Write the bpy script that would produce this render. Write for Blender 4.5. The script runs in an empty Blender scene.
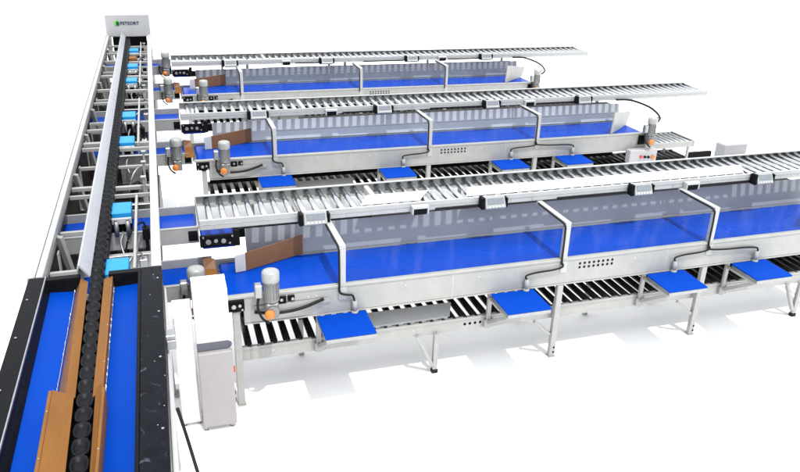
import bpy, bmesh, math, random
from mathutils import Vector, Matrix
random.seed(7)
scene = bpy.context.scene
COL = scene.collection

# ------------------------------------------------------------------ materials
def mat(name, base, rough=.5, metal=0., var=.0, vscale=6., bump=0., bscale=60., coat=0., spec=.5, stretch=(1, 1, 1), rvar=.0):
    base = tuple(c * (1 if name == 'white_floor' else .84) for c in base)
    m = bpy.data.materials.new(name); m.use_nodes = True
    nt = m.node_tree; N = nt.nodes; L = nt.links
    b = N['Principled BSDF']
    b.inputs['Base Color'].default_value = (*base, 1)
    b.inputs['Roughness'].default_value = rough
    b.inputs['Metallic'].default_value = metal
    b.inputs['Coat Weight'].default_value = coat
    b.inputs['Specular IOR Level'].default_value = spec
    tc = N.new('ShaderNodeTexCoord'); mp = N.new('ShaderNodeMapping')
    mp.inputs['Scale'].default_value = stretch
    L.new(tc.outputs['Object'], mp.inputs['Vector'])
    if var or rvar:
        n = N.new('ShaderNodeTexNoise'); n.inputs['Scale'].default_value = vscale
        n.inputs['Detail'].default_value = 6; n.inputs['Roughness'].default_value = .65
        L.new(mp.outputs[0], n.inputs['Vector'])
        if var:
            r = N.new('ShaderNodeValToRGB')
            r.color_ramp.elements[0].position = .3; r.color_ramp.elements[1].position = .7
            r.color_ramp.elements[0].color = (*[max(0, c * (1 - var)) for c in base], 1)
            r.color_ramp.elements[1].color = (*[min(1, c * (1 + var * .6)) for c in base], 1)
            L.new(n.outputs['Fac'], r.inputs['Fac']); L.new(r.outputs['Color'], b.inputs['Base Color'])
        if rvar:
            q = N.new('ShaderNodeMapRange')
            q.inputs['From Min'].default_value = .3; q.inputs['From Max'].default_value = .7
            q.inputs['To Min'].default_value = max(.02, rough - rvar); q.inputs['To Max'].default_value = min(1, rough + rvar)
            L.new(n.outputs['Fac'], q.inputs['Value']); L.new(q.outputs[0], b.inputs['Roughness'])
    if bump:
        n2 = N.new('ShaderNodeTexNoise'); n2.inputs['Scale'].default_value = bscale; n2.inputs['Detail'].default_value = 4
        L.new(mp.outputs[0], n2.inputs['Vector'])
        bp = N.new('ShaderNodeBump'); bp.inputs['Strength'].default_value = bump; bp.inputs['Distance'].default_value = .01
        L.new(n2.outputs['Fac'], bp.inputs['Height']); L.new(bp.outputs['Normal'], b.inputs['Normal'])
    return m

PAINT = mat('light_grey_paint', (.335, .34, .328), .42, var=.10, vscale=9, bump=.04, bscale=35, rvar=.1, spec=.35)
WHITEP = mat('white_paint', (.47, .475, .48), .4, var=.06, vscale=7, rvar=.1, spec=.35)
CABW = mat('white_cabinet_paint', (.80, .80, .80), .45, var=.03, vscale=7, rvar=.1, spec=.3)
SHEET = mat('grey_sheet', (.50, .505, .51), .5, var=.08, vscale=12, rvar=.1, spec=.3)
RAILP = mat('rail_paint', (.40, .41, .41), .4, var=.06, vscale=7, rvar=.1, spec=.35)
GALV = mat('galvanised_steel', (.36, .37, .38), .38, metal=.75, var=.18, vscale=25, rvar=.12)
ROLL = mat('bright_roller_steel', (.52, .53, .55), .2, metal=1., var=.15, vscale=18, rvar=.08)
BLACKROLL = mat('black_roller_rubber', (.012, .012, .013), .4, var=.3, vscale=20, rvar=.1, spec=.2)
BELT = mat('blue_belt', (.0005, .047, .385), .24, var=.10, vscale=1.6, bump=.006, bscale=3, rvar=.08, spec=.06, stretch=(.8, 2.5, 2.5))
PANELBLUE = mat('blue_panel_plastic', (.0005, .046, .36), .42, var=.07, vscale=4, rvar=.08, spec=.025)
TRAYBLUE = mat('blue_tray_plastic', (.0005, .046, .37), .5, var=.08, vscale=12, rvar=.1, spec=.03)
LBLUE = mat('light_blue_plastic', (.010, .25, .58), .45, var=.12, vscale=30, spec=.2)
BOARD = mat('grey_backboard_sheet', (.255, .27, .31), .42, var=.10, vscale=3, rvar=.08, spec=.3)
BLACK = mat('black_steel', (.009, .0095, .011), .42, var=.4, vscale=25, rvar=.15, spec=.03)
RUBBER = mat('black_rubber', (.008, .008, .009), .55, var=.3, vscale=40, spec=.2)
CUPM = mat('black_cup_rubber', (.009, .0095, .012), .4, var=.35, vscale=30, bump=.08, bscale=60, rvar=.1, spec=.09)
DARKPAN = mat('dark_mottled_steel', (.035, .031, .028), .65, var=.6, vscale=7, bump=.1, bscale=20, spec=.2)  # dark brown-grey, mottled at random
BROWN = mat('brown_guide_plastic', (.205, .090, .024), .45, var=.16, vscale=5, stretch=(3, .6, 3), rvar=.1, spec=.06)
DBROWN = mat('dark_brown_sheet', (.185, .092, .046), .5, var=.15, vscale=8, spec=.2)
ORANGE = mat('orange_shaft_cap', (.58, .17, .02), .45, var=.06, vscale=30)
MOTOR = mat('grey_motor_paint', (.20, .205, .21), .42, metal=.2, var=.18, vscale=30, rvar=.1)
CAPM = mat('pale_fan_cover', (.34, .35, .35), .4, metal=.1, var=.15, vscale=30)
CABGREY = mat('warm_grey_door', (.335, .318, .325), .48, var=.05, vscale=10, bump=.03, bscale=90, spec=.2)
SLATE = mat('slate_recess', (.08, .085, .11), .5, var=.1, vscale=10)
SIGNG = mat('grey_hood_paint', (.38, .385, .40), .45, var=.06, vscale=5, spec=.3)
SCREEN = mat('grey_display_face', (.17, .19, .22), .2, var=.1, vscale=40)
REDM = mat('red_button', (.6, .02, .015), .35)
GREENM = mat('green_emblem', (.10, .50, .03), .4)
NAVYM = mat('dark_blue_emblem', (.008, .02, .08), .4, spec=.2)

# scuffed black side panel: white scratches and chips are wear with a shape of their own
SCUFF = mat('scuffed_black_panel', (.008, .009, .013), .38, var=.4, vscale=14, rvar=.15, spec=.03)
def add_scuffs(m):
    nt = m.node_tree; N = nt.nodes; L = nt.links; b = N['Principled BSDF']
    old = b.inputs['Base Color'].links[0].from_socket
    tc = N.new('ShaderNodeTexCoord')
    n = N.new('ShaderNodeTexNoise'); n.inputs['Scale'].default_value = 11; n.inputs['Detail'].default_value = 9
    n.inputs['Roughness'].default_value = .72; n.inputs['Distortion'].default_value = 1.6
    L.new(tc.outputs['Object'], n.inputs['Vector'])
    r = N.new('ShaderNodeValToRGB'); r.color_ramp.elements[0].position = .60; r.color_ramp.elements[1].position = .76
    r.color_ramp.elements[0].color = (0, 0, 0, 1); r.color_ramp.elements[1].color = (.55, .55, .55, 1)
    L.new(n.outputs['Fac'], r.inputs['Fac'])
    mx = N.new('ShaderNodeMix'); mx.data_type = 'RGBA'
    L.new(r.outputs['Color'], mx.inputs['Factor']); L.new(old, mx.inputs['A']); mx.inputs['B'].default_value = (.20, .22, .30, 1)
    v = N.new('ShaderNodeTexVoronoi'); v.inputs['Scale'].default_value = 13
    L.new(tc.outputs['Object'], v.inputs['Vector'])
    lt = N.new('ShaderNodeMath'); lt.operation = 'LESS_THAN'; lt.inputs[1].default_value = .03
    L.new(v.outputs['Distance'], lt.inputs[0])
    m2 = N.new('ShaderNodeMix'); m2.data_type = 'RGBA'
    L.new(lt.outputs[0], m2.inputs['Factor']); L.new(mx.outputs['Result'], m2.inputs['A']); m2.inputs['B'].default_value = (.45, .47, .52, 1)
    L.new(m2.outputs['Result'], b.inputs['Base Color'])
add_scuffs(SCUFF)

def acrylic():
    m = bpy.data.materials.new('clear_acrylic'); m.use_nodes = True
    nt = m.node_tree; N = nt.nodes; L = nt.links
    N.remove(N['Principled BSDF']); out = N['Material Output']
    tr = N.new('ShaderNodeBsdfTransparent'); tr.inputs[0].default_value = (.95, .97, .98, 1)
    gl = N.new('ShaderNodeBsdfGlossy'); gl.inputs['Roughness'].default_value = .06
    df = N.new('ShaderNodeBsdfDiffuse'); df.inputs[0].default_value = (.8, .83, .86, 1)
    fr = N.new('ShaderNodeFresnel'); fr.inputs['IOR'].default_value = 1.045
    tc = N.new('ShaderNodeTexCoord'); mp = N.new('ShaderNodeMapping'); mp.inputs['Scale'].default_value = (5, 5, 1.2)
    mp.inputs['Rotation'].default_value = (0, .5, 0)
    n = N.new('ShaderNodeTexNoise'); n.inputs['Scale'].default_value = 2.2; n.inputs['Detail'].default_value = 6
    L.new(tc.outputs['Object'], mp.inputs[0]); L.new(mp.outputs[0], n.inputs['Vector'])
    mr = N.new('ShaderNodeMapRange'); mr.inputs['From Min'].default_value = .5; mr.inputs['From Max'].default_value = .85
    mr.inputs['To Min'].default_value = .002; mr.inputs['To Max'].default_value = .022
    L.new(n.outputs['Fac'], mr.inputs['Value'])
    a = N.new('ShaderNodeMixShader'); L.new(fr.outputs[0], a.inputs[0]); L.new(tr.outputs[0], a.inputs[1]); L.new(gl.outputs[0], a.inputs[2])
    c = N.new('ShaderNodeMixShader'); L.new(mr.outputs[0], c.inputs[0]); L.new(a.outputs[0], c.inputs[1]); L.new(df.outputs[0], c.inputs[2])
    L.new(c.outputs[0], out.inputs['Surface'])
    return m
ACRYL = acrylic()

# ------------------------------------------------------------------ mesh builder
class MB:
    def __init__(s): s.bm = bmesh.new()
    def _xf(s, vs, M):
        if M is not None:
            for v in vs: v.co = M @ v.co
    def box(s, x0, x1, y0, y1, z0, z1, bev=.003, M=None, mi=0):
        g = bmesh.ops.create_cube(s.bm, size=1)
        vs = g['verts']
        for v in vs:
            v.co = Vector((x0 + (v.co.x + .5) * (x1 - x0), y0 + (v.co.y + .5) * (y1 - y0), z0 + (v.co.z + .5) * (z1 - z0)))
        fs = list({f for v in vs for f in v.link_faces})
        for f in fs: f.material_index = mi
        s._xf(vs, M)
        bev = min(bev, .3 * min(abs(x1 - x0), abs(y1 - y0), abs(z1 - z0)))
        if bev > 0:
            es = list({e for v in vs for e in v.link_edges})
            bmesh.ops.bevel(s.bm, geom=es, offset=bev, segments=1, affect='EDGES', profile=.5)
        return s
    def bar(s, p, q, w, h, bev=.002, up=(0, 0, 1), mi=0):
        p = Vector(p); q = Vector(q); d = q - p; l = d.length; x = d.normalized()
        u = Vector(up)
        if abs(x.dot(u)) > .98: u = Vector((0, 1, 0))
        y = u.cross(x).normalized(); z = x.cross(y)
        M = Matrix(((x.x, y.x, z.x, p.x), (x.y, y.y, z.y, p.y), (x.z, y.z, z.z, p.z), (0, 0, 0, 1)))
        return s.box(0, l, -w / 2, w / 2, -h / 2, h / 2, bev, M, mi)
    def cyl(s, p, q, r, seg=16, r2=None, cap=True, mi=0):
        p = Vector(p); q = Vector(q); d = q - p
        R = d.to_track_quat('Z', 'Y').to_matrix().to_4x4()
        M = Matrix.Translation((p + q) / 2) @ R
        g = bmesh.ops.create_cone(s.bm, cap_ends=cap, segments=seg, radius1=r, radius2=r if r2 is None else r2, depth=d.length, matrix=M)
        for f in {f for v in g['verts'] for f in v.link_faces}:
            f.material_index = mi; f.smooth = len(f.verts) == 4 and seg > 6
        return s
    def lathe(s, prof, c, seg=20, mi=0):
        """prof: [(r, z)] round a vertical axis at c"""
        rings = []
        for r, z in prof:
            if r < 1e-6: rings.append([s.bm.verts.new((c[0], c[1], c[2] + z))])
            else: rings.append([s.bm.verts.new((c[0] + r * math.cos(2 * math.pi * k / seg), c[1] + r * math.sin(2 * math.pi * k / seg), c[2] + z)) for k in range(seg)])
        for a, b in zip(rings, rings[1:]):
            for k in range(seg):
                k2 = (k + 1) % seg
                if len(a) == 1 and len(b) == 1: continue
                if len(a) == 1: vs = [a[0], b[k2], b[k]]
                elif len(b) == 1: vs = [a[k], a[k2], b[0]]
                else: vs = [a[k], a[k2], b[k2], b[k]]
                f = s.bm.faces.new(vs); f.material_index = mi; f.smooth = True
        return s
    def plate(s, pts, t, bev=0.0015, mi=0):
        """a flat polygon given thickness t along its normal (backwards)"""
        P = [Vector(p) for p in pts]
        n = (P[1] - P[0]).cross(P[2] - P[0]).normalized()
        a = [s.bm.verts.new(p) for p in P]; b = [s.bm.verts.new(p - n * t) for p in P]
        fs = [s.bm.faces.new(a), s.bm.faces.new(b[::-1])]
        k = len(P)
        for i in range(k): fs.append(s.bm.faces.new((a[i], b[i], b[(i + 1) % k], a[(i + 1) % k])))
        for f in fs: f.material_index = mi
        if bev: bmesh.ops.bevel(s.bm, geom=list({e for f in fs for e in f.edges}), offset=min(bev, t * .3), segments=1, affect='EDGES')
        return s
    def extr(s, prof, axis, a0, a1, mi=0):
        """closed 2-D profile run along an axis; prof in (u,v): axis 'x' -> (y,z), 'y' -> (x,z)"""
        def P(u, v, a): return (a, u, v) if axis == 'x' else (u, a, v)
        A = [s.bm.verts.new(P(u, v, a0)) for u, v in prof]; B = [s.bm.verts.new(P(u, v, a1)) for u, v in prof]
        k = len(prof)
        fs = [s.bm.faces.new(A), s.bm.faces.new(B[::-1])]
        for i in range(k): fs.append(s.bm.faces.new((A[i], B[i], B[(i + 1) % k], A[(i + 1) % k])))
        for f in fs: f.material_index = mi
        return s
    def tube(s, pts, r, seg=8, n=8, mi=0):
        P = [Vector(p) for p in pts]; Q = []
        for i in range(len(P) - 1):
            p0 = P[max(i - 1, 0)]; p1 = P[i]; p2 = P[i + 1]; p3 = P[min(i + 2, len(P) - 1)]
            for k in range(n):
                t = k / n
                Q.append(.5 * ((2 * p1) + (p2 - p0) * t + (2 * p0 - 5 * p1 + 4 * p2 - p3) * t * t + (3 * p1 - p0 - 3 * p2 + p3) * t ** 3))
        Q.append(P[-1]); rings = []
        up = Vector((.3, .2, .9)).normalized()
        for i, q in enumerate(Q):
            d = (Q[min(i + 1, len(Q) - 1)] - Q[max(i - 1, 0)]).normalized()
            x = up.cross(d)
            if x.length < .05: x = Vector((1, 0, 0)).cross(d)
            x.normalize(); y = d.cross(x)
            rings.append([s.bm.verts.new(q + r * (x * math.cos(2 * math.pi * k / seg) + y * math.sin(2 * math.pi * k / seg))) for k in range(seg)])
        for a, b in zip(rings, rings[1:]):
            for k in range(seg):
                f = s.bm.faces.new((a[k], a[(k + 1) % seg], b[(k + 1) % seg], b[k])); f.smooth = True; f.material_index = mi
        s.bm.faces.new(rings[0][::-1]); s.bm.faces.new(rings[-1])
        return s
    def build(s, name, m, parent=None, origin=None):
        """one mesh object; vertices are given in world coordinates and stored relative to the parent's world origin (or origin)"""
        bmesh.ops.recalc_face_normals(s.bm, faces=s.bm.faces)
        o0 = Vector(origin) if origin is not None else Vector((0, 0, 0))
        base = wloc(parent) if parent else Vector((0, 0, 0))
        o = base + o0 if (parent and origin is None) else (o0 if origin is not None else Vector((0, 0, 0)))
        bmesh.ops.translate(s.bm, verts=s.bm.verts, vec=-o)
        me = bpy.data.meshes.new(name); s.bm.to_mesh(me); s.bm.free()
        for x in (m if isinstance(m, (list, tuple)) else [m]): me.materials.append(x)
        ob = bpy.data.objects.new(name, me); COL.objects.link(ob)
        if parent: ob.parent = parent; ob.location = o - base
        else: ob.location = o
        return ob
def wloc(o):
    v = Vector((0, 0, 0))
    while o is not None: v += o.location; o = o.parent
    return v
def tag(o, label=None, cat=None, group=None, kind=None):
    for k, v in (('label', label), ('category', cat), ('group', group), ('kind', kind)):
        if v: o[k] = v
    return o
def thing(name, loc, label, cat, group=None):
    o = bpy.data.objects.new(name, None); o.empty_display_size = .1; COL.objects.link(o); o.location = loc
    return tag(o, label, cat, group)
def kids(o): return [c for c in bpy.data.objects if c.parent == o]
def copy_tree(o, parent=None, ch=None):
    if ch is None:
        ch = {}
        for c in bpy.data.objects:
            if c.parent: ch.setdefault(c.parent.name, []).append(c)
    c = o.copy(); COL.objects.link(c); c.parent = parent
    for k in ch.get(o.name, []): copy_tree(k, c, ch)
    return c
def dup(o, d, label, group=None):
    c = copy_tree(o); c.location = Vector(o.location) + Vector(d); c['label'] = label
    if group: c['group'] = group
    return c
def copies(src, offs):
    for d in offs:
        c = src.copy(); COL.objects.link(c); c.parent = src.parent; c.location = Vector(src.location) + Vector(d)

ROWS = (4.65, 7.84, 11.0)
RN = ('front', 'middle', 'back')

# ------------------------------------------------------------------ ground
g = MB(); g.box(-150, 150, -60, 400, -.5, 0, 0)
GROUND = mat('white_floor', (.96, .96, .96), .8, var=.01, vscale=.5)
tag(g.build('floor', GROUND), kind='structure')

# ------------------------------------------------------------------ main sorting frame
Y0, Y1 = 4.17, 13.25
fr = thing('sorter_frame', (-.47, 8.7, 0), 'long white steel sorter frame running from black infeed tray to signed hood', 'sorter frame')
def rail(x0, x1, name='side_rail'):
    m = MB(); w = x1 - x0
    m.box(x0, x1, Y0 + .01, Y1, 1.395, 1.45, .004)
    m.box(x0 + .004, x0 + .016, Y0 + .012, Y1 - .01, 1.30, 1.394, .002)
    return m.build(name, RAILP, fr)
rail(-.842, -.797); rail(-.793, -.755, 'inner_rail'); rail(-.165, -.108)
m = MB()
m.box(-.834, -.826, Y0 + .02, Y1 - .02, .66, 1.385, .001); m.build('side_panel', DARKPAN, fr)  # closes the far side; shade inside the frame is put into its colour
m = MB(); m.box(-.834, -.135, Y0 + .02, Y1, .66, .68, .001)
for k in range(26):                                                   # dark channels and motors low in the frame
    y = 4.35 + k * .345; x = random.uniform(-.62, -.3)
    m.box(-.82, -.15, y, y + .03, .681, .73, .003)
    if k % 2: m.box(x - .06, x + .06, y + .05, y + .2, .685, .80 + random.random() * .08, .008)
m.build('drip_pan', DARKPAN, fr)
for y, w, h in ((4.40, .025, .05), (5.03, .025, .05), (5.75, .02, .05), (5.93, .035, .05), (7.02, .03, .06), (7.18, .05, .06), (7.66, .03, .05), (8.82, .03, .05), (9.5, .04, .06), (10.35, .05, .06), (11.4, .03, .05), (12.05, .04, .05), (12.75, .03, .05)):
    m = MB(); m.box(-.755, -.60, y, y + w, 1.345 - h / 3, 1.36, .003)
    m.build('cross_bar', PAINT, fr)
    if y not in (4.40, 5.03, 7.66):
        m = MB(); m.box(-.435, -.165, y, y + w, 1.33 - h / 3, 1.345, .003); m.build('cross_bar', PAINT, fr)
# small air valves, hoses and brackets between the ejectors and the outlet rail
for k, y in enumerate((4.62, 5.15, 6.05, 6.45, 7.45, 7.9, 8.5, 9.25, 9.75, 10.45, 10.7, 11.25, 11.85, 12.5, 12.9)):
    x = -.225 + .02 * math.sin(k * 2.3)
    m = MB(); m.box(x - .025, x + .025, y, y + .07, 1.20, 1.29, .004); m.box(x - .012, x + .012, y + .02, y + .05, .70, 1.199, .003); m.build('valve', BLACK if k % 2 else GALV, fr)
    m = MB(); m.tube([(x, y + .035, 1.29), (x - .02, y + .03, 1.33), (x - .07, y - .04, 1.325), (-.33, y - .09, 1.26), (-.36, y - .1, 1.15)], .007, 8, 6); m.build('hose', RUBBER if k % 3 else GALV, fr)
for k, y in enumerate((4.75, 6.25, 6.55, 7.35, 8.0, 8.6, 9.15, 9.9, 10.9, 11.2, 11.75, 12.4)):
    m = MB(); m.box(-.752, -.742, y, y + .06, 1.06, 1.33, .002); m.box(-.752, -.66, y, y + .06, 1.05, 1.0595, .002); m.build('bracket', PAINT, fr)
for y in (6.55, 8.05, 9.1, 10.75, 11.15, 12.4):
    m = MB(); m.box(-.755, -.60, y, y + .025, 1.30, 1.33, .003); m.build('cross_bar', PAINT, fr)
    m = MB(); m.box(-.435, -.165, y, y + .025, 1.295, 1.32, .003); m.build('cross_bar', PAINT, fr)
# full-depth steel webs below the bars on the outlet side
for y in (4.72, 5.66, 6.95, 8.72, 10.25, 11.9):
    m = MB(); m.box(-.44, -.166, y, y + .012, 1.02, 1.29, .002); m.box(-.44, -.166, y - .03, y + .012, 1.291, 1.30, .002)
    m.build('web_plate', GALV, fr)
for a, b in ((4.32, 5.62), (7.05, 8.9), (9.7, 11.3), (11.6, 12.9)):
    m = MB(); m.box(-.276, -.258, a, b, 1.352, 1.385, .003); m.box(-.276, -.272, a, b, 1.20, 1.351, .001); m.build('inner_rail', PAINT, fr)
for y in (4.9, 6.2, 7.4, 8.4, 9.8, 10.9, 12.2):                       # leaning struts on the far side of the chain
    m = MB(); m.bar((-.745, y, 1.39), (-.66, y + .12, .70), .05, .03, .004); m.build('strut', PAINT, fr)
for y in (5.9, 6.3, 6.6, 9.1, 9.35, 12.5):
    m = MB(); m.box(-.225, -.205, y, y + .02, .70, 1.42, .003); m.box(-.235, -.195, y - .01, y + .03, 1.421, 1.432, .002); m.build('post', PAINT, fr)
m = MB(); m.box(-.435, -.325, 11.55, 11.72, 1.30, 1.37, .01); m.build('brown_block', BROWN, fr)
for y in (4.9, 8.2, 12.6):
    for x in (-.838, -.165):
        m = MB(); m.box(x, x + .045, y, y + .045, .02, .655, .004); m.box(x - .02, x + .065, y - .02, y + .065, 0, .019, .002); m.build('leg', PAINT, fr)

# signed hood at the far end
hd = thing('head_hood', (-.46, 13.45, 0), 'pale grey sheet hood with small emblem and dark lettering closing far end of sorter', 'hood')
m = MB(); m.box(-.80, -.105, 13.26, 13.72, 1.42, 1.775, .012); m.box(-.80, -.74, 13.26, 13.34, 1.2, 1.419, .004); m.box(-.165, -.105, 13.26, 13.34, 1.2, 1.419, .004); m.build('cover', SIGNG, hd)
m = MB(); m.box(-.73, -.18, 13.66, 13.71, .8, 1.419, .004); m.build('back_panel', BLACK, hd)
for x in (-.80, -.16):
    m = MB(); m.box(x, x + .055, 13.60, 13.655, 0, 1.419, .004); m.build('leg', PAINT, hd)
m = MB()
m.lathe([(0, 0), (.044, 0), (.044, .006), (.038, .008), (0, .008)], (0, 0, 0), 28)
for v in m.bm.verts: v.co = Vector((v.co.x - .617, 13.258 - v.co.z * .6, v.co.y + 1.635))
em = m.build('emblem', GREENM, hd)
m = MB()
for k in range(5):
    z = -.027 + k * .0135; w = math.sqrt(max(.040 ** 2 - z * z, 1e-6))
    m.box(-.617 - w * .3, -.617 + w, 13.2495, 13.2525, 1.635 + z - .0052, 1.635 + z + .0052, .001)
m.build('emblem_stripe', NAVYM, hd)
m = MB(); m.plate([(-.617, 13.252, 1.681), (-.603, 13.252, 1.683), (-.592, 13.252, 1.697), (-.610, 13.252, 1.695)], .004, .0005); m.build('emblem_leaf', GREENM, hd)
tx = bpy.data.curves.new('lettering', 'FONT'); tx.body = 'FSTSORT'; tx.size = .070; tx.extrude = .002; tx.space_character = 1.05; tx.offset = .0012
tx.materials.append(NAVYM)
tmp = bpy.data.objects.new('tmp', tx); COL.objects.link(tmp); bpy.context.view_layer.update()
lm = bpy.data.meshes.new_from_object(tmp.evaluated_get(bpy.context.evaluated_depsgraph_get())); bpy.data.objects.remove(tmp)
to = bpy.data.objects.new('lettering', lm); COL.objects.link(to); to.parent = hd
to.location = Vector((-.566, 13.255, 1.613)) - wloc(hd); to.rotation_euler = (math.pi / 2, 0, 0)

# white cover strip beside the chain
COVER = mat('cover_strip_paint', (.36, .37, .41), .35, var=.06, vscale=5, rvar=.1, spec=.35)
m = MB(); A = 4.17
m.extr([(-.571, 1.468), (-.562, 1.498), (-.554, 1.500), (-.503, 1.424), (-.508, 1.418), (-.557, 1.486), (-.565, 1.465)], 'y', A, 13.24)
m.box(-.575, -.567, A + .03, 13.2, 1.30, 1.464, .002)
tag(m.build('cover_strip', COVER), 'long white folded strip shielding left flank of black cup chain', 'cover strip')

# cup chain
cc = thing('cup_chain', (-.475, 8, 1.3), 'long chain of black round rubber cups running up sorter centre', 'cup chain')
def chx(y): return -.475 if y > 4.2 else -.475 + (4.2 - y) * .0155
m = MB(); m.box(-.515, -.435, 4.2, 13.2, 1.30, 1.335, .003); m.plate([(-.495, 4.19, 1.335), (-.495 + .037, 2.0, 1.335), (-.425 + .037, 2.0, 1.335), (-.425, 4.19, 1.335)][::-1], .03, .002)
m.build('chain_track', BLACK, cc)
m = MB(); R = .037
m.lathe([(.018, -.055), (.024, -.03), (.034, -.02), (R - .001, -.004), (R, .009), (R - .0015, .0125), (R - .005, .0115), (.025, .003), (.016, -.003), (.008, -.005), (0, -.005)], (0, 0, 0), 24)
for v in m.bm.verts:                                                  # squarish oval cup
    k = max(abs(v.co.x), abs(v.co.y)); h = math.hypot(v.co.x, v.co.y)
    q = 1 + .10 * (h / k - 1) / .414 if k > 1e-6 else 1
    v.co = Vector((v.co.x * q, v.co.y * q * 1.36, v.co.z))
m.box(-.033, .033, -.0535, .0535, -.045, -.022, .006)
P = .1085
cup = m.build('cup', CUPM, cc, origin=(chx(2.2), 2.2, 1.392)); cup.location = Vector((chx(2.2), 2.2, 1.392)) - wloc(cc)
for v in cup.data.vertices: v.co += Vector((chx(2.2), 2.2, 1.392))
n = 0; y = 2.2
while True:
    y += P; n += 1
    if y > 13.2 or n > 101: break
    c = cup.copy(); COL.objects.link(c); c.parent = cc
    c.scale = (1.14 if y > 4.2 else 1.0, 1, 1)
    c.location = Vector((chx(y), y, 1.392)) - wloc(cc); c.rotation_euler = (random.uniform(-.05, .05) + .10, random.uniform(-.05, .05), random.uniform(-.06, .06))

# light blue ejectors on the outlet side of the chain
EJ = ((4.38, 'beside black infeed tray, first of the row'), (5.38, 'second from black infeed tray'), (7.2, 'third from black infeed tray'), (8.18, 'fourth from black infeed tray'),
      (9.99, 'third from signed hood'), (10.96, 'second from signed hood'), (12.25, 'just before signed hood'))
ej0 = None
for i, (y, t) in enumerate(EJ):
    lab = 'light blue ejector box by the cup chain, ' + t
    if ej0 is None:
        ej0 = thing('ejector', (-.37, y, 1.14), lab, 'ejector', 'light blue ejectors along the cup chain')
        m = MB(); m.box(-.438, -.300, y - .105, y + .115, 1.325, 1.378, .006)
        for k in range(9): m.box(-.455, -.437, y - .1 + k * .024, y - .1 + k * .024 + .014, 1.33, 1.372, .002)
        m.build('cover', LBLUE, ej0)
        m = MB(); m.box(-.438, -.302, y - .135, y - .112, 1.30, 1.345, .003); m.build('front_plate', WHITEP, ej0)
        m = MB(); m.box(-.43, -.31, y - .10, y + .11, 1.14, 1.322, .004); m.build('housing', BLACK, ej0)
        for dx in (-.41, -.33):
            m = MB(); m.cyl((dx, y - .16, 1.22), (dx, y - .16, 1.335), .016, 14); m.cyl((dx, y - .16, 1.336), (dx, y - .16, 1.35), .01, 10); m.build('plunger', GALV, ej0)
        m = MB(); m.tube([(-.37, y - .16, 1.25), (-.365, y - .25, 1.27), (-.38, y - .34, 1.24), (-.36, y - .42, 1.18)], .008, 8, 6); m.build('hose', GALV, ej0)
        m = MB(); m.box(-.39, -.35, y - .02, y + .02, .68, 1.14, .003); m.build('stem', BLACK, ej0)
    else: dup(ej0, (0, y - EJ[0][0], 0), lab)

# ------------------------------------------------------------------ infeed tray
it = thing('infeed_tray', (-.47, 3, 0), 'black walled infeed tray with two blue panels at near end of sorter', 'infeed tray')
T0, T1 = 2.0, 4.165
m = MB()
m.plate([(-.826, T0, 1.45), (-.741, T0, 1.448), (-.741, T1, 1.448), (-.826, T1, 1.45)], .01, .002)
m.box(-.826, -.816, T0, T1, 1.10, 1.438, .002)
m.build('left_wall', BLACK, it)
m = MB(); m.box(-.7405, -.734, T0, T1, 1.425, 1.4515, .001); m.build('metal_edge', GALV, it)
m = MB(); m.plate([(-.733, T0, 1.44), (-.700, T0, 1.375), (-.718, T1 - .05, 1.375), (-.733, T1 - .05, 1.44)], .006, .001); m.build('inner_lining', BLACK, it)
m = MB(); m.box(-.220, -.1065, T0, T1, 1.436, 1.45, .002); m.box(-.116, -.1065, T0, T1, 1.05, 1.435, .002); m.build('right_wall', SCUFF, it)
m = MB(); m.box(-.238, -.222, T0, T1 - .04, 1.372, 1.449, .002); m.build('inner_lining', BLACK, it)
m = MB()
m.box(-.7335, -.555, T1 - .045, T1, 1.36, 1.449, .002); m.build('end_wall', BLACK, it)
m = MB(); m.box(-.40, -.221, T1 - .045, T1, 1.36, 1.449, .002); m.build('end_wall', BLACK, it)
m = MB(); m.plate([(-.722, T0, 1.372), (-.56, T0, 1.36), (-.56, T1 - .046, 1.36), (-.722, T1 - .046, 1.372)], .012, .002); m.build('side_panel', PANELBLUE, it)
m = MB(); m.plate([(-.392, T0, 1.362), (-.239, T0, 1.372), (-.239, T1 - .046, 1.372), (-.392, T1 - .046, 1.362)], .012, .002); m.build('side_panel', PANELBLUE, it)
# brown guides
def guide(xo0, xi0, ya, xo1, xi1, yb, zt, zi, dz):
    """a folded guide from (y=ya) to (y=yb): outer lip, sloping face towards the chain"""
    m = MB()
    m.plate([(xo0, ya, zt), (xi0, ya, zi), (xi1, yb, zi), (xo1, yb, zt)], .006, .001)
    m.plate([(xo0, ya, zt - .007), (xo1, yb, zt - .007), (xo1, yb, zt - dz), (xo0, ya, zt - dz)], .006, .001)
    return m
guide(-.533, -.496, 2.98, -.553, -.515, 4.14, 1.43, 1.405, .06).build('brown_guide', BROWN, it)
m = MB(); m.plate([(-.578, 2.9, 1.372), (-.54, 2.9, 1.42), (-.556, 4.14, 1.42), (-.582, 4.14, 1.372)], .005, .001); m.build('guide_flank', DBROWN, it)
m = MB()
m.plate([(-.566, T0, 1.475), (-.480, T0, 1.43), (-.496, 2.96, 1.43), (-.576, 2.96, 1.475)], .007, .001)
m.plate([(-.582, T0, 1.477), (-.5675, T0, 1.477), (-.5775, 2.955, 1.477), (-.592, 2.955, 1.477)], .05, .002)
m.box(-.5765, -.515, 2.948, 2.955, 1.37, 1.428, .001)
m.build('brown_guide', BROWN, it)
m = MB()
m.plate([(-.424, 2.96, 1.41), (-.388, 2.96, 1.432), (-.388, 4.14, 1.432), (-.430, 4.14, 1.41)], .006, .001)
m.box(-.387, -.378, 2.93, 4.14, 1.372, 1.434, .001)
m.build('brown_guide', BROWN, it)
m = MB()
m.plate([(-.396, T0, 1.42), (-.374, T0, 1.475), (-.379, 3.0, 1.455), (-.412, 3.0, 1.42)], .006, .001)
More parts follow.
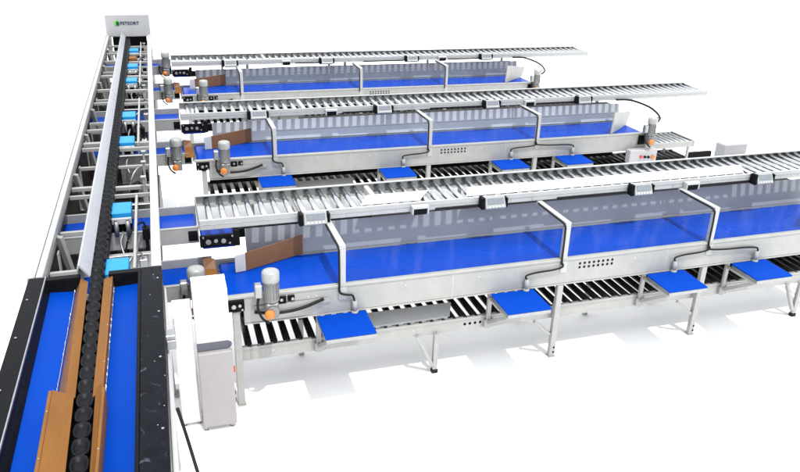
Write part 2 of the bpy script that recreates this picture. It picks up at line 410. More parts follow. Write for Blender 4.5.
m.box(-.3735, -.362, T0, 2.925, 1.373, 1.478, .002)
m.build('brown_guide', BROWN, it)
for xs, ya, yb in ((-.588, 2.97, 4.1), (-.3775, 2.3, 4.1)):
    m = MB(); y = ya; top = []
    while y < yb:
        top.append((y, 1.376 + (random.random() ** 3) * .010)); y += .011
    m.extr([(ya, 1.371)] + top + [(yb, 1.371)], 'x', xs, xs + .003)
    m.build('brush_strip', GALV, it)
for k, (x, y, z) in enumerate(((-.372, 3.2, 1.4345), (-.3825, 3.55, 1.4345), (-.3825, 4.0, 1.4345), (-.368, 2.5, 1.4785), (-.579, 2.5, 1.4775), (-.5815, 2.8, 1.4775))):
    m = MB(); m.cyl((x if k else -.3825, y, z - .004), (x if k else -.3825, y, z + .003), .0032, 8); m.build('screw', GALV, it)
m = MB()
for y in (2.5, 3.05, 3.5, 3.9):
    m.cyl((-.80, y, 1.4495), (-.80, y, 1.453), .006, 10); m.cyl((-.13, y + .1, 1.4495), (-.13, y + .1, 1.453), .006, 10)
m.build('screws', GALV, it)
for y in (2.2, 4.05):
    for x in (-.81, -.165):
        m = MB(); m.box(x, x + .045, y, y + .045, 0, 1.34, .003); m.build('leg', PAINT, it)
m = MB(); m.box(-.76, -.17, T0, T1 - .05, 1.27, 1.30, .002); m.build('under_pan', BLACK, it)
m = MB(); m.tube([(-.10, 3.98, .55), (-.06, 3.92, .36), (-.01, 3.75, .18), (.05, 3.55, .02)], .011, 8, 8); m.build('cable', RUBBER, it)
m = MB(); m.box(-.106, -.055, 3.40, 3.47, 1.325, 1.41, .004); m.box(-.100, -.0545, 3.392, 3.40, 1.345, 1.385, .002); m.build('latch', GALV, it)
m = MB(); m.box(-.1055, -.095, T0, T1, 1.02, 1.30, .002); m.build('skirt', WHITEP, it)

# ------------------------------------------------------------------ cross conveyors (two short belts per line passing under the chain)
def cross(y0, y1, zt, x1, lab, motorname=None):
    o = thing('cross_conveyor', (-.3, y0, 0), lab, 'belt conveyor', 'short cross belts under the sorter')
    m = MB(); m.box(-.80, x1 - .01, y0 + .012, y1 - .012, zt - .045, zt, .012); m.build('belt', BELT, o)
    m = MB(); m.box(-.80, x1, y0 - .015, y0 + .008, zt - .11, zt + .012, .002); m.box(-.80, x1, y0 - .017, y0 + .012, zt + .0125, zt + .018, .001); m.build('side_plate', PAINT, o)
    m = MB(); m.box(-.80, x1, y1 - .008, y1 + .008, zt - .10, zt + .06, .002); m.build('side_plate', PAINT, o)
    m = MB(); m.cyl((x1 - .03, y0 + .01, zt - .023), (x1 - .03, y1 - .01, zt - .023), .02, 14); m.build('end_roller', BLACK, o)
    m = MB(); m.cyl((x1 - .04, y0 - .03, zt - .05), (x1 - .04, y0 - .016, zt - .05), .028, 14); m.box(x1 - .075, x1 - .01, y0 - .022, y0 - .0155, zt - .09, zt - .01, .003); m.build('bearing', BLACK, o)
    return o
UA = [cross(y + .60, y + .93, 1.215, .155, 'short raised blue cross belt feeding the upper rollers of %s line' % n) for y, n in zip(ROWS, RN)]
for k, (y, n) in enumerate(zip(ROWS, RN)): cross(y + .26, y + .60, .917, .235, 'short low blue cross belt feeding the wide belt of %s line' % n)

# ------------------------------------------------------------------ one outlet line
def belt_conveyor(y0, lab):
    o = thing('belt_conveyor', (3, y0, 0), lab, 'belt conveyor', 'wide blue belt conveyors')
    X0, X1 = .25, 5.93
    m = MB()
    m.box(.40, X1, y0, y0 + .035, .702, .90, .003)
    m.box(X0, X1, y0 - .004, y0 + .04, .9005, .922, .003)
    m.box(.40, X1, y0 - .006, y0 + .03, .690, .7015, .002)
    m.build('front_rail', PAINT, o)
    m = MB(); m.box(X0, X1, y0 + .61, y0 + .64, .72, .93, .003); m.build('rear_rail', PAINT, o)
    m = MB(); m.box(X0 + .03, X1 - .03, y0 + .046, y0 + .604, .86, .914, .02); m.build('belt', BELT, o)
    for x in (1.72, 4.66):
        m = MB(); m.plate([(x, y0 + .05, .9152), (x + .012, y0 + .05, .9152), (x + .092, y0 + .598, .9152), (x + .08, y0 + .598, .9152)], .0015, 0); m.build('splice', BELT, o)
    for x in (1.98, 3.92):
        m = MB(); m.box(x, x + .004, y0 - .0015, y0 - .0002, .703, .90, 0); m.build('joint', SHEET, o)
    m = MB(); m.box(X0 + .05, X1 - .1, y0 + .04, y0 + .60, .80, .85, .003); m.build('bed_plate', GALV, o)
    m = MB()
    m.box(.265, .405, y0 - .012, y0 + .03, .81, .8985, .004); m.box(.28, .39, y0 - .0118, y0 - .02, .835, .875, .004)
    h = m.build('head_bearing', BLACK, o)
    for x, z, r in ((.285, .883, .007), (.33, .855, .016), (.372, .86, .011), (.388, .826, .007), (.285, .828, .007)):
        m = MB(); m.cyl((x, y0 - .026, z), (x, y0 - .0125, z), r, 12); m.build('bolt', GALV, h)
    for a, b, z in ((.63, .70, .83), (.71, .76, .845)):
        m = MB(); m.box(a, b, y0 - .014, y0 - .0015, z, .89, .003); h = m.build('take_up_plate', BLACK, o)
        m = MB(); m.cyl((a + .035, y0 - .022, .865), (a + .035, y0 - .0145, .865), .011, 12); m.build('bolt', GALV, h)
    m = MB(); m.box(5.80, 5.94, y0 - .014, y0 - .0045, .77, .89, .003); m.build('tail_bearing', BLACK, o)
    m = MB(); m.cyl((3.085, y0 - .0025, .83), (3.085, y0 + .002, .83), .011, 8); v = m.build('vent_hole', BLACK, o)   # ventilation holes and bolts in the fascia
    copies(v, [(k * .043, 0, z) for k in range(8) for z in (0, .035) if k or z])
    m = MB(); m.cyl((.8, y0 - .004, .82), (.8, y0 + .002, .82), .007, 8); v = m.build('bolt', SHEET, o)
    copies(v, [(x - .8, 0, .04 * math.sin(x * 9)) for x in (.86, .92, 1.6, 2.2, 2.75, 3.6, 4.2, 5, 5.4)])
    m = MB(); m.plate([(.47, y0 - .012, .80), (.72, y0 - .012, .78), (1.02, y0 - .012, .80), (1.02, y0 - .012, .835), (.47, y0 - .012, .835)], .004, .001); m.build('drive_guard', PAINT, o)
    m = MB(); m.tube([(.47, y0 - .03, .80), (.62, y0 - .035, .775), (.80, y0 - .03, .785), (.97, y0 - .02, .835)], .012, 8, 8); m.build('drive_belt', RUBBER, o)
    # back board leaning under the upper rollers
    m = MB(); m.plate([(.50, y0 + .603, .931), (5.9, y0 + .603, .931), (5.9, y0 + .668, 1.15), (.50, y0 + .668, 1.15)], .006, .001); m.build('backboard', BOARD, o)
    m = MB(); m.box(.42, 5.8, y0 + .50, y0 + .505, .47, .715, .001); m.build('rear_dark_sheet', BLACK, o)  # black sheet added to darken the space behind the low rollers
    # brackets: post at the front edge, arm back to the upper rail
    BX = (1.115, 2.935, 4.345)
    for x in BX:
        m = MB(); m.box(x - .0235, x + .0235, y0 - .002, y0 + .042, .9225, 1.2045, .002); m.box(x - .0235, x + .0235, y0 - .002, y0 + .50, 1.205, 1.2355, .002); m.box(x - .03, x + .03, y0 - .006, y0 - .0005, .80, .90, .002)
        m.build('bracket', RAILP, o)
        m = MB(); m.tube([(x - .028, y0 + .46, 1.225), (x - .03, y0 + .2, 1.222), (x - .028, y0 + .02, 1.215), (x - .027, y0 - .006, 1.15), (x - .026, y0 - .008, .94), (x - .03, y0 - .02, .88)], .008, 8, 6); m.build('cable', RUBBER, o)
    for a, b in ((BX[0], BX[1]), (BX[1], BX[2]), (BX[2], 5.42)):
        m = MB(); m.box(a + .024, b - .024, y0 + .014, y0 + .019, .924, 1.195, .001); p = m.build('clear_panel', ACRYL, o)
        m = MB(); m.box(a + .021, b - .021, y0 + .013, y0 + .020, 1.1955, 1.202, .001); m.build('panel_edge', SLATE, p)
    m = MB(); m.plate([(5.40, y0 + .01, .925), (5.90, y0 + .42, .925), (5.98, y0 + .49, 1.08), (5.42, y0 + .02, 1.20)], .02, .003); m.build('end_plate', PAINT, o)
    # diverting plates at the head end
    m = MB(); m.plate([(.47, y0 + .394, .925), (.935, y0 + .592, .925), (.935, y0 + .592, 1.085), (.47, y0 + .394, 1.070)], .008, .001); m.build('diverter_plate', DBROWN, o)
    m = MB(); m.plate([(.39, y0 + .378, .925), (.468, y0 + .393, .925), (.468, y0 + .393, 1.07), (.39, y0 + .378, 1.06)], .008, .001)
    m.build('diverter_tip', WHITEP, o)
    m = MB(); m.plate([(.165, y0 + .12, .928), (.26, y0 + .12, .93), (.255, y0 + .44, .945), (.165, y0 + .44, .945)], .006, .001); m.build('chute', BROWN, o)
    m = MB(); m.plate([(.165, y0 + .445, .945), (.255, y0 + .445, .94), (.25, y0 + .50, 1.00), (.165, y0 + .56, 1.0)], .006, .001); m.build('chute_back', DBROWN, o)
    for x in (.345, 2.935, 4.345, 5.8):
        m = MB(); m.box(x - .026, x + .026, y0 - .003, y0 + .04, .012, .6895 if x > 1 else .80, .004)
        m.box(x - .032, x + .032, y0 - .01, y0 + .048, 0, .0115, .002)
        if x > 1:
            m.cyl((x + .008, y0 - .006, .05), (x + .008, y0 - .003, .05), .009, 8, mi=1); m.cyl((x + .008, y0 - .006, .095), (x + .008, y0 - .003, .095), .009, 8, mi=1)
        m.build('leg', [PAINT, BLACK], o)
        if x > 1:
            m = MB(); m.box(x - .02, x + .02, y0 + .62, y0 + .655, 0, .715, .003); m.build('leg', PAINT, o)
    for x in (2.935, 4.345):
        m = MB(); m.bar((x - .035, y0 + .02, .22), (x - .17, y0 + .06, .335), .03, .02, .002); m.build('brace', PAINT, o)
    return o

def upper_conveyor(y0, lab, lb):
    o = thing('roller_conveyor', (3.5, y0 + .77, 0), lab, 'roller conveyor', 'raised conveyors of bright steel rollers')
    X0, X1 = .165, 7.19; yf, yr = y0 + .505, y0 + 1.035
    m = MB(); m.box(X0, X1, yf, yf + .006, 1.236, 1.31, .001); m.box(X0, X1, yf + .0065, yf + .022, 1.302, 1.31, .001); m.box(X0, X1, yf + .0065, yf + .03, 1.236, 1.243, .001)
    m.build('side_rail', RAILP, o)
    m = MB()
    for k in range(34): m.box(X0 + .1 + k * .2, X0 + .104 + k * .2, yf - .0015, yf - .0002, 1.238, 1.272, .0003)
    m.box(X0, X1, yf - .003, yf - .0003, 1.2742, 1.2762, .0003)
    m.build('rail_slot', GALV, o)
    m = MB(); m.box(X0, X1, yr - .006, yr, 1.236, 1.318, .001); m.box(X0, X1, yr - .03, yr - .0065, 1.31, 1.318, .001); m.box(X0, X1, yr - .03, yr - .0065, 1.236, 1.243, .001)
    m.build('side_rail', RAILP, o)
    m = MB(); m.box(X0 + .2, 1.55, yf + .30, yf + .36, 1.02, 1.10, .004); m.build('cable_duct', BLACK, o)
    m = MB(); m.box(1.56, 5.9, yf + .20, yf + .47, 1.05, 1.10, .004); m.build('gap_dark_tray', DARKPAN, o)  # dark tray added so the gaps between the rollers look deeper
    for x in (.9, 2.6, 4.3):
        m = MB(); m.box(x, x + .03, yf + .31, yf + .35, 1.101, 1.235, .002); m.box(x, x + .03, yf + .02, yr - .02, 1.2365, 1.245, .001); m.build('duct_hanger', PAINT, o)
    m = MB(); m.cyl((0, yf + .007, 1.282), (0, yr - .007, 1.282), .0235, 12)
    m.cyl((0, yf + .0065, 1.282), (0, yf + .016, 1.282), .012, 8)
    r0 = m.build('roller', ROLL, o, origin=(X0 + .08, 0, 0))
    for v in r0.data.vertices: v.co.x += X0 + .08
    r0.location = Vector((X0 + .08, 0, 0)) - wloc(o)
    for v in r0.data.vertices: v.co.y -= 0
    copies(r0, [(.1005 * k, 0, random.uniform(-.0008, .0008)) for k in range(1, 70) if abs(X0 + .08 + .1005 * k - 1.555) > .045])
    m = MB(); m.box(1.535, 1.575, yf + .033, yr - .033, 1.24, 1.304, .003); m.build('cross_bar', WHITEP, o)
    m = MB(); m.box(X0 - .006, X0 - .0005, yf, yr, 1.236, 1.315, .001); m.build('end_plate', GALV, o)
    for x in (1.3, 2.9, 5.75):
        m = MB(); m.box(x, x + .04, yr - .045, yr - .008, 0, 1.2355, .003); m.box(x - .02, x + .06, yr - .065, yr + .012, .0005, .012, .001); m.build('leg', PAINT, o)
    for x in (2.0, 3.1, 4.55):
        b = {2.0: 2.38, 3.1: 3.78, 4.55: 5.12}[x]
        m = MB(); m.box(x, b, yf - .012, yf - .004, 1.232, 1.252, .002); m.build('cable_strip', RUBBER, o)
    # short transfer belt under the rail with its black bearing frame
    m = MB(); m.box(.17, .42, yf + .01, yf + .34, 1.075, 1.11, .012); m.build('transfer_belt', BELT, o)
    m = MB(); m.box(.155, .405, yf - .012, yf + .006, 1.10 - .0, 1.195, .004); m.box(.18, .38, yf - .0118, yf - .02, 1.12, 1.17, .004); m.box(.4, .445, yf - .010, yf + .02, 1.09, 1.22, .004)
    h = m.build('bearing_frame', BLACK, o)
    for x, z, r in ((.18, 1.182, .007), (.215, 1.145, .02), (.27, 1.15, .014), (.325, 1.145, .018), (.37, 1.125, .008), (.39, 1.18, .007)):
        m = MB(); m.cyl((x, yf - .026, z), (x, yf - .0125, z), r, 12); m.build('bolt', GALV, h)
    if lb:
        for a, b in ((1.36, 1.91), (2.25, 5.09)):
            m = MB(); m.plate([(a + .03, yf + .040, 1.3125), (b - .03, yf + .040, 1.3125), (b + .12, yf + .25, 1.3125), (a + .14, yf + .25, 1.3125)], .004, .001); m.build('cover_plate', WHITEP, o)
    return o

def lower_conveyor(y0, lab):
    o = thing('roller_conveyor', (3.5, y0 + .35, 0), lab, 'roller conveyor', 'low conveyors of black rollers')
    X0, X1 = .37, 6.86; yf, yr = y0 + .07, y0 + .66 - .045
    m = MB(); m.box(X0, X1, yf, yf + .006, .345, .455, .001); m.box(X0, X1, yf + .0065, yf + .035, .447, .455, .001); m.box(X0, X1, yf + .0065, yf + .035, .345, .352, .001)
    m.box(X0, X1, yf - .003, yf - .0004, .428, .434, .0005)
    m.build('side_rail', PAINT, o)
    m = MB(); m.box(X0, X1, yr - .006, yr, .345, .465, .001); m.box(X0, X1, yr - .03, yr - .0065, .457, .465, .001); m.build('side_rail', PAINT, o)
    m = MB(); m.cyl((0, yf + .01, .432), (0, yr - .01, .432), .027, 14)
    r0 = m.build('roller', BLACKROLL, o, origin=(X0 + .06, 0, 0))
    for v in r0.data.vertices: v.co.x += X0 + .06
    r0.location = Vector((X0 + .06, 0, 0)) - wloc(o)
    copies(r0, [(.0955 * k, 0, random.uniform(-.0008, .0008)) for k in range(1, 68)])
    m = MB(); m.plate([(1.10, yf + .037, .470), (2.02, yf + .037, .470), (2.08, yf + .17, .520), (1.10, yf + .17, .520)], .008, .002); m.box(1.10, 2.0, yf + .037, yf + .06, .456, .465, .001); m.build('cover_plate', SHEET, o)
    m = MB(); m.cyl((2.14, yf - .0025, .40), (2.14, yf + .002, .40), .012, 8); v = m.build('vent_hole', BLACK, o)
    copies(v, [(k * .045, 0, 0) for k in range(1, 7)])
    m = MB(); m.cyl((.6, yf - .0045, .405), (.6, yf + .002, .405), .007, 8); v = m.build('bolt', SHEET, o)
    copies(v, [(x - .6, 0, 0) for x in (1.0, 1.4, 1.7, 2.6, 3.3, 4.0, 5.0)])
    for x in (1.89, 5.54):
        m = MB(); m.box(x - .02, x + .02, yf - .04, yf - .004, .035, .36, .003); m.build('leg', PAINT, o)
        m = MB(); m.bar((x - .16, yf - .02, .36), (x - .022, yf - .022, .07), .035, .03, .003); m.build('brace', PAINT, o)
        m = MB(); m.box(x - .026, x + .026, yf - .046, yf + .002, 0, .034, .006); m.build('foot', RUBBER, o)
    for x in (.9, 3.6, 6.5):
        m = MB(); m.box(x - .02, x + .02, yr - .05, yr - .008, 0, .344, .003); m.build('leg', PAINT, o)
    m = MB(); m.box(6.70, 7.08, yf + .0005, yf + .05, .456, .575, .004); m.build('end_stop', BLACK, o)
    return o

bc = belt_conveyor(ROWS[0], 'wide blue belt with grey backboard and clear front panels, front line nearest the viewer')
b2 = dup(bc, (0, ROWS[1] - ROWS[0], 0), 'wide blue belt with grey backboard and clear front panels, middle of three lines')
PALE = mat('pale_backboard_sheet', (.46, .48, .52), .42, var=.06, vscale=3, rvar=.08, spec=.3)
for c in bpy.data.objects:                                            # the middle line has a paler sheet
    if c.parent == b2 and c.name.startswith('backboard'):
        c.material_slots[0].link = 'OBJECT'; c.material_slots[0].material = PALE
dup(bc, (0, ROWS[2] - ROWS[0], 0), 'wide blue belt with grey backboard and clear front panels, back line farthest away')
uc = upper_conveyor(ROWS[0], 'raised steel roller conveyor partly covered by white plates, above the front blue belt', True)
u2 = upper_conveyor(ROWS[1], 'raised steel roller conveyor with open rollers throughout, above the middle blue belt', False)
dup(u2, (0, ROWS[2] - ROWS[1], 0), 'raised steel roller conveyor with open rollers throughout, farthest back above the back belt')
lc = lower_conveyor(ROWS[0], 'low black roller conveyor under the front blue belt')
dup(lc, (0, ROWS[1] - ROWS[0], 0), 'low black roller conveyor under the middle blue belt')
dup(lc, (0, ROWS[2] - ROWS[0], 0), 'low black roller conveyor under the back blue belt')

# tail section of the middle line
tl = thing('tail_conveyor', (6.45, 8.15, 0), 'short grey roller section sticking out past the end motor of the middle belt', 'roller conveyor')
for ya, yb in ((7.9, 7.93), (8.38, 8.41)):
    m = MB(); m.box(5.98, 6.735, ya, yb, .665, .74, .003); m.build('side_rail', PAINT, tl)
m = MB(); m.box(6.736, 6.76, 7.9, 8.41, .665, .745, .003); m.build('end_bar', GALV, tl)
m = MB(); m.cyl((0, 7.932, .715), (0, 8.378, .715), .022, 12)
r0 = m.build('roller', GALV, tl, origin=(6.05, 0, 0))
for v in r0.data.vertices: v.co.x += 6.05
r0.location = Vector((6.05, 0, 0)) - wloc(tl)
copies(r0, [(.08 * k, 0, 0) for k in range(1, 9)])
for x in (6.05, 6.66):
    for y in (7.9, 8.38):
        m = MB(); m.box(x, x + .03, y, y + .03, 0, .664, .003); m.build('leg', PAINT, tl)

# ------------------------------------------------------------------ weighing trays
TRX = ((1.10, .10), (2.49, .115), (3.92, .075), (4.79, .055))
def tray(xc, px, y0, lab):
    o = thing('packing_tray', (xc, y0 - .16, 0), lab, 'tray', 'blue packing trays in front of the belts')
    w = .185
    m = MB(); m.plate([(xc - w, y0 - .335, .690), (xc + w, y0 - .335, .690), (xc + w, y0 - .015, .696), (xc - w, y0 - .015, .696)], .012, .004); m.build('tray_top', TRAYBLUE, o)
    m = MB(); m.box(xc - w + .004, xc + w - .004, y0 - .331, y0 - .02, .645, .6765, .003)
    m.build('under_frame', GALV, o)
    m = MB(); m.box(xc - w + .01, xc - w + .045, y0 + .038, y0 + .066, .348, .689, .003); m.box(xc - w - .005, xc - w + .075, y0 + .040, y0 + .067, .355, .43, .003)
    m.bar((xc - w + .03, y0 + .03, .41), (xc - w + .05, y0 - .29, .635), .03, .03, .003)
    m.box(xc - w + .012, xc - w + .03, y0 - .30, y0 + .037, .62, .644, .002)
    m.build('support_arm', PAINT, o)
    m = MB(); m.cyl((xc + px, y0 - .028, .697), (xc + px, y0 - .028, .795), .018, 14); m.lathe([(.026, 0), (.026, .012), (.018, .014)], (xc + px, y0 - .028, .697), 14); m.build('pipe', PAINT, o)
    bx = min((1.115, 2.935, 4.345), key=lambda b: abs(b - xc - px))
    a = bx + (.02 if bx < xc + px else -.035)
    m = MB(); m.tube([(bx - .03, y0 - .02, .90), (bx - .02, y0 - .022, .865), ((bx * .7 + .3 * (xc + px)), y0 - .02, .845), ((bx * .25 + .75 * (xc + px)), y0 - .02, .838), (xc + px - .01, y0 - .028, .825), (xc + px, y0 - .03, .785)], .008, 8, 8); m.build('cable', RUBBER, o)
    return o
ORD = ('leftmost', 'second from left', 'third from left', 'rightmost')
for i, (xc, px) in enumerate(TRX):
    t = tray(xc, px, ROWS[0], 'blue packing tray on grey arm, front row, %s of the four' % ORD[i])
    t2 = dup(t, (0, ROWS[1] - ROWS[0], 0), 'blue packing tray under the middle belt behind front rollers, %s of four' % ORD[i])

# ------------------------------------------------------------------ scale displays and junction boxes on the upper rail
def display(xc, y0, lab):
    y = y0 + .488
    o = thing('scale_display', (xc, y, 1.2), lab, 'display box', 'small display boxes on the upper rails')
    m = MB(); m.plate([(xc - .09, y - .075, 1.235), (xc + .09, y - .075, 1.235), (xc + .09, y - .025, 1.325), (xc - .09, y - .025, 1.325)], .04, .006); m.build('housing', CAPM, o)
    m = MB(); m.plate([(xc - .07, y - .0615, 1.267), (xc + .075, y - .0615, 1.267), (xc + .075, y - .0363, 1.312), (xc - .07, y - .0363, 1.312)], .004, .001); m.build('screen', SCREEN, o)
    m = MB()
    for k in range(5):
        x = xc - .058 + k * .029
        m.plate([(x - .009, y - .0755, 1.244), (x + .009, y - .0755, 1.244), (x + .009, y - .0675, 1.259), (x - .009, y - .0675, 1.259)], .004, .001)
    m.build('keypad', WHITEP, o)
    m = MB(); m.box(xc - .125, xc - .093, y - .06, y + .012, 1.225, 1.325, .006); m.build('bracket', BLACK, o)
    m = MB(); m.box(xc + .093, xc + .115, y - .05, y + .012, 1.225, 1.31, .006); m.build('bracket', BLACK, o)
    m = MB(); m.box(xc - .05, xc + .05, y - .022, y + .012, 1.25, 1.30, .003); m.build('mount', BLACK, o)
    return o
DX = (1.01, 2.50, 3.91, 5.22)
for i, x in enumerate(DX):
    o = display(x, ROWS[0], 'grey display box with key row on front upper rail, %s of the four' % ORD[i])
    dup(o, (0, ROWS[1] - ROWS[0], 0), 'grey display box with key row on middle upper rail, %s of the four' % ORD[i])
    dup(o, (0, ROWS[2] - ROWS[0], 0), 'grey display box with key row on back upper rail, %s of the four' % ORD[i])
def jbox(xc, y0, lab):
    y = y0 + .49
    o = thing('junction_box', (xc, y, 1.2), lab, 'junction box', 'small junction boxes on the upper rails')
    m = MB(); m.box(xc - .055, xc + .055, y - .035, y + .012, 1.222, 1.272, .005); m.build('body', BLACK, o)
    m = MB(); m.box(xc - .07, xc + .07, y - .04, y + .012, 1.2725, 1.296, .003); m.box(xc - .07, xc - .058, y - .04, y + .012, 1.23, 1.272, .002); m.box(xc + .058, xc + .07, y - .04, y + .012, 1.23, 1.272, .002); m.build('clip', WHITEP, o)
    return o
for i, x in enumerate((1.86, 4.44)):
    w = ('left', 'right')[i]
    o = jbox(x, ROWS[0], 'black junction box in white clip on front upper rail, %s one of two' % w)
    dup(o, (0, ROWS[1] - ROWS[0], 0), 'black junction box in white clip on middle upper rail, %s one of two' % w)
    dup(o, (0, ROWS[2] - ROWS[0], 0), 'black junction box in white clip on back upper rail, %s one of two' % w)

# ------------------------------------------------------------------ gear motors
def motor(x, y, zc, lab):
    """zc: centre height of the gearbox; motor stands upright on it"""
    o = thing('gear_motor', (x, y, zc - .06), lab, 'motor', 'upright grey gear motors')
    m = MB(); m.lathe([(0, .06), (.052, .06), (.056, .075), (.05, .08), (.05, .20), (.054, .205), (.054, .215), (0, .215)], (x, y, zc), 22)
    for k in range(14):
        a = 2 * math.pi * k / 14
        m.bar((x + .049 * math.cos(a), y + .049 * math.sin(a), zc + .085), (x + .049 * math.cos(a), y + .049 * math.sin(a), zc + .195), .005, .012, .001, up=(math.cos(a), math.sin(a), 0))
    m.build('motor_body', MOTOR, o)
    m = MB(); m.lathe([(0, .2155), (.060, .2155), (.062, .225), (.062, .275), (.057, .29), (.04, .297), (.012, .298), (0, .296)], (x, y, zc), 24); m.build('fan_cover', CAPM, o)
    m = MB(); m.box(x - .045, x + .045, y - .05, y + .05, zc - .06, zc + .0595, .012); m.cyl((x, y - .065, zc), (x, y - .051, zc), .042, 18); m.build('gearbox', MOTOR, o)
    m = MB()
    prof = [(.036, 0), (.036, .012), (.028, .024), (.012, .030), (0, .031)]
    m.lathe(prof, (0, 0, 0), 18)
    for v in m.bm.verts: v.co = Vector((x - .025 + v.co.x, y - .0665 - v.co.z, zc - .012 + v.co.y))
    m.build('shaft_cap', ORANGE, o)
    m = MB(); m.box(x - .115, x - .063, y - .03, y + .03, zc + .10, zc + .20, .006); m.build('terminal_box', GALV, o)
    m = MB(); m.tube([(x - .09, y - .01, zc + .105), (x - .10, y - .03, zc + .03), (x - .075, y - .06, zc - .04), (x - .03, y - .075, zc - .075)], .009, 8, 6); m.build('cable', RUBBER, o)
    m = MB(); m.box(x - .035, x + .035, y + .051, y + .075, zc - .04, zc + .04, .004); m.build('mount', BLACK, o)
    return o
mo = motor(.585, ROWS[0] - .09, .85, 'upright grey motor with orange cap at head of the front blue belt')
dup(mo, (-.02, ROWS[1] - ROWS[0], 0), 'upright grey motor with orange cap at head of the middle blue belt')
dup(mo, (-.02, ROWS[2] - ROWS[0], 0), 'upright grey motor with orange cap at head of the back blue belt')
m1 = motor(.10, 4.83, .80, 'upright grey motor partly behind the white control cabinet')
dup(m1, (-.02, 8.03 - 4.83, .03), 'upright grey motor with orange cap beside the low cross belt of middle line')
dup(m1, (-.02, 11.18 - 4.83, .04), 'upright grey motor with orange cap beside the low cross belt of back line')
dup(m1, (-.02, 11.52 - 4.83, .36), 'upright grey motor at start of the farthest raised rollers, beside the raised cross belt')
dup(mo, (5.33, ROWS[1] - ROWS[0], .0), 'upright grey motor with orange cap at tail of the middle blue belt')
dup(mo, (5.33, ROWS[2] - ROWS[0], .0), 'upright grey motor with orange cap at tail of the back blue belt')
for i, nm in ((1, 'middle'), (2, 'back')):
    y0 = ROWS[i]
    m = MB(); m.tube([(5.72, y0 + .49, 1.245), (5.9, y0 + .40, 1.25), (6.10, y0 + .25, 1.18), (6.12, y0 + .05, 1.10), (6.0, y0 - .05, 1.06), (5.98, y0 - .09, 1.14)], .014, 8, 8)
    tag(m.build('motor_cable', RUBBER), 'thick black cable looping from the upper rail down to tail motor of %s line' % nm, 'cable', 'tail motor cables')

# ------------------------------------------------------------------ cabinets and control boxes
cb = thing('control_cabinet', (.165, 4.56, 0), 'slim white control cabinet with grey lower door, front left of the lines', 'cabinet')
m = MB(); m.box(.055, .282, 4.46, 4.66, .03, 1.10, .006); m.box(.055, .282, 4.60, 4.66, 1.1005, 1.108, .002); m.build('body', CABW, cb)
m = MB(); m.box(.052, .285, 4.405, 4.4585, .035, .645, .008); m.build('door', CABGREY, cb)
m = MB()
m.extr([(4.44, .648), (4.4585, .650), (4.4585, .700), (4.45, .70)], 'x', .056, .262)
m.cyl((.262, 4.45, .672), (.262, 4.4585, .672), .026, 18)
m.build('handle_recess', SLATE, cb)
for x in (.07, .25):
    for y, h in ((4.44, .034), (4.62, .029)):
        m = MB(); m.cyl((x, y, 0), (x, y, h), .014, 12); m.build('foot', GALV, cb)
m = MB(); m.cyl((.2825, 4.52, .42), (.302, 4.52, .42), .022, 16); m.build('stop_button', REDM, cb)
m = MB(); m.box(.2825, .288, 4.50, 4.54, .30, .34, .002); m.build('switch', BLACK, cb)
for z in (.22, .16):
    m = MB(); m.cyl((.2825, 4.52, z), (.296, 4.52, z), .014, 12); m.build('switch', BLACK, cb)
c2 = thing('control_cabinet', (-.03, 4.6, 0), 'plain low white cabinet squeezed between infeed tray and grey-door cabinet', 'cabinet')
m = MB(); m.box(-.085, .045, 4.50, 4.70, .03, .93, .006); m.build('body', CABW, c2)
m = MB(); m.box(-.075, .035, 4.490, 4.4985, .06, .90, .003); m.build('door', CABW, c2)
for x in (-.07, .03):
    for y in (4.53, 4.67):
        m = MB(); m.cyl((x, y, 0), (x, y, .029), .012, 10); m.build('foot', GALV, c2)
def ctrl(x0, x1, y0, y1, z0, z1, lab):
    o = thing('control_box', ((x0 + x1) / 2, (y0 + y1) / 2, 0), lab, 'control box', 'grey push button control boxes')
    m = MB(); m.box(x0, x1, y0, y1, z0, z1, .01); m.build('housing', SIGNG, o)
    for k, (mm, f, r) in enumerate(((REDM, .28, .018), (BLACK, .42, .016), (BLACK, .55, .016), (ORANGE, .72, .026))):
        x = x0 + (x1 - x0) * f + .05; z = (z0 + z1) / 2 - .005 * k
        if x > x1 - .03: x = x1 - .03
        m = MB(); m.cyl((x, y0 - .022, z), (x, y0 - .0005, z), r, 14); m.build('button', mm, o)
    m = MB(); m.box((x0 + x1) / 2 - .025, (x0 + x1) / 2 + .025, (y0 + y1) / 2 - .025, (y0 + y1) / 2 + .025, 0, z0 - .0005, .003); m.build('post', PAINT, o)
    return o
ctrl(5.62, 6.03, 7.70, 7.80, .56, .735, 'grey control box with red, black and orange buttons below the middle tail motor')
ctrl(5.52, 5.82, 6.0, 6.14, 1.06, 1.315, 'grey control box peeping over rear rail of front raised rollers at far right')

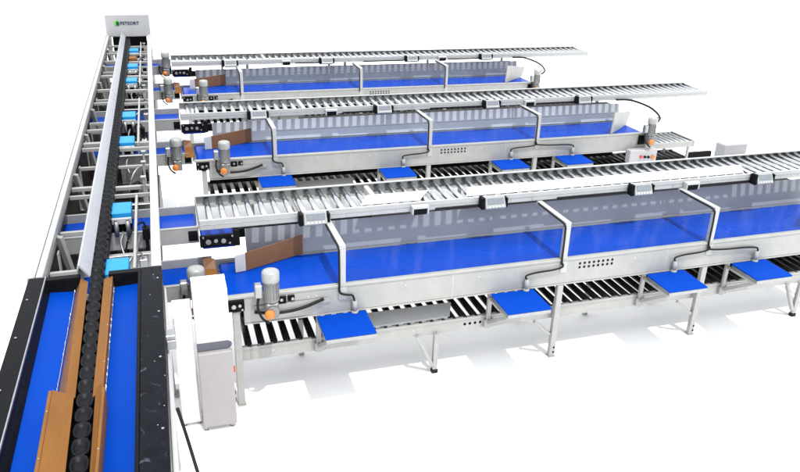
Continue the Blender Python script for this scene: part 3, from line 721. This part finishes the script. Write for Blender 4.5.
# ------------------------------------------------------------------ light
w = bpy.data.worlds.new('World'); scene.world = w; w.use_nodes = True
nt = w.node_tree; bg = nt.nodes['Background']; bg.inputs['Strength'].default_value = 1.0
tc = nt.nodes.new('ShaderNodeTexCoord'); sx = nt.nodes.new('ShaderNodeSeparateXYZ'); cr = nt.nodes.new('ShaderNodeValToRGB')
nt.links.new(tc.outputs['Generated'], sx.inputs[0]); nt.links.new(sx.outputs['Z'], cr.inputs['Fac']); nt.links.new(cr.outputs['Color'], bg.inputs['Color'])
cr.color_ramp.elements[0].position = .0; cr.color_ramp.elements[0].color = (1.02, 1.06, 1.12, 1)
cr.color_ramp.elements[1].position = .9; cr.color_ramp.elements[1].color = (1.52, 1.54, 1.56, 1)
sl = bpy.data.lights.new('sun', 'SUN'); sl.energy = 2.3; sl.angle = math.radians(1.2); sl.color = (1, .97, .92)
so = bpy.data.objects.new('sun', sl); COL.objects.link(so)
d = Vector((.10, -.40, 1.0)).normalized(); so.rotation_euler = d.to_track_quat('Z', 'Y').to_euler(); so.location = (5, 0, 10)

# ------------------------------------------------------------------ camera (solved from the photograph's vanishing points)
yaw, pitch, roll, H = .320402, .410986, .0332496, 3.4
F = Vector((math.sin(yaw) * math.cos(pitch), math.cos(yaw) * math.cos(pitch), -math.sin(pitch)))
r = Vector((math.cos(yaw), -math.sin(yaw), 0)); u = r.cross(F); c, s = math.cos(roll), math.sin(roll)
rr = c * r + s * u; uu = -s * r + c * u
cd = bpy.data.cameras.new('camera'); cd.sensor_width = 36; cd.lens = 735.07 / 800 * 36; cd.clip_start = .05; cd.clip_end = 2000
co = bpy.data.objects.new('camera', cd); COL.objects.link(co)
co.matrix_world = Matrix(((rr.x, uu.x, -F.x, 0), (rr.y, uu.y, -F.y, 0), (rr.z, uu.z, -F.z, H), (0, 0, 0, 1)))
scene.camera = co
scene.view_settings.view_transform = 'Standard'; scene.view_settings.look = 'None'
scene.view_settings.exposure = .58; scene.view_settings.gamma = 1
scene.cycles.max_bounces = 10; scene.cycles.transparent_max_bounces = 12
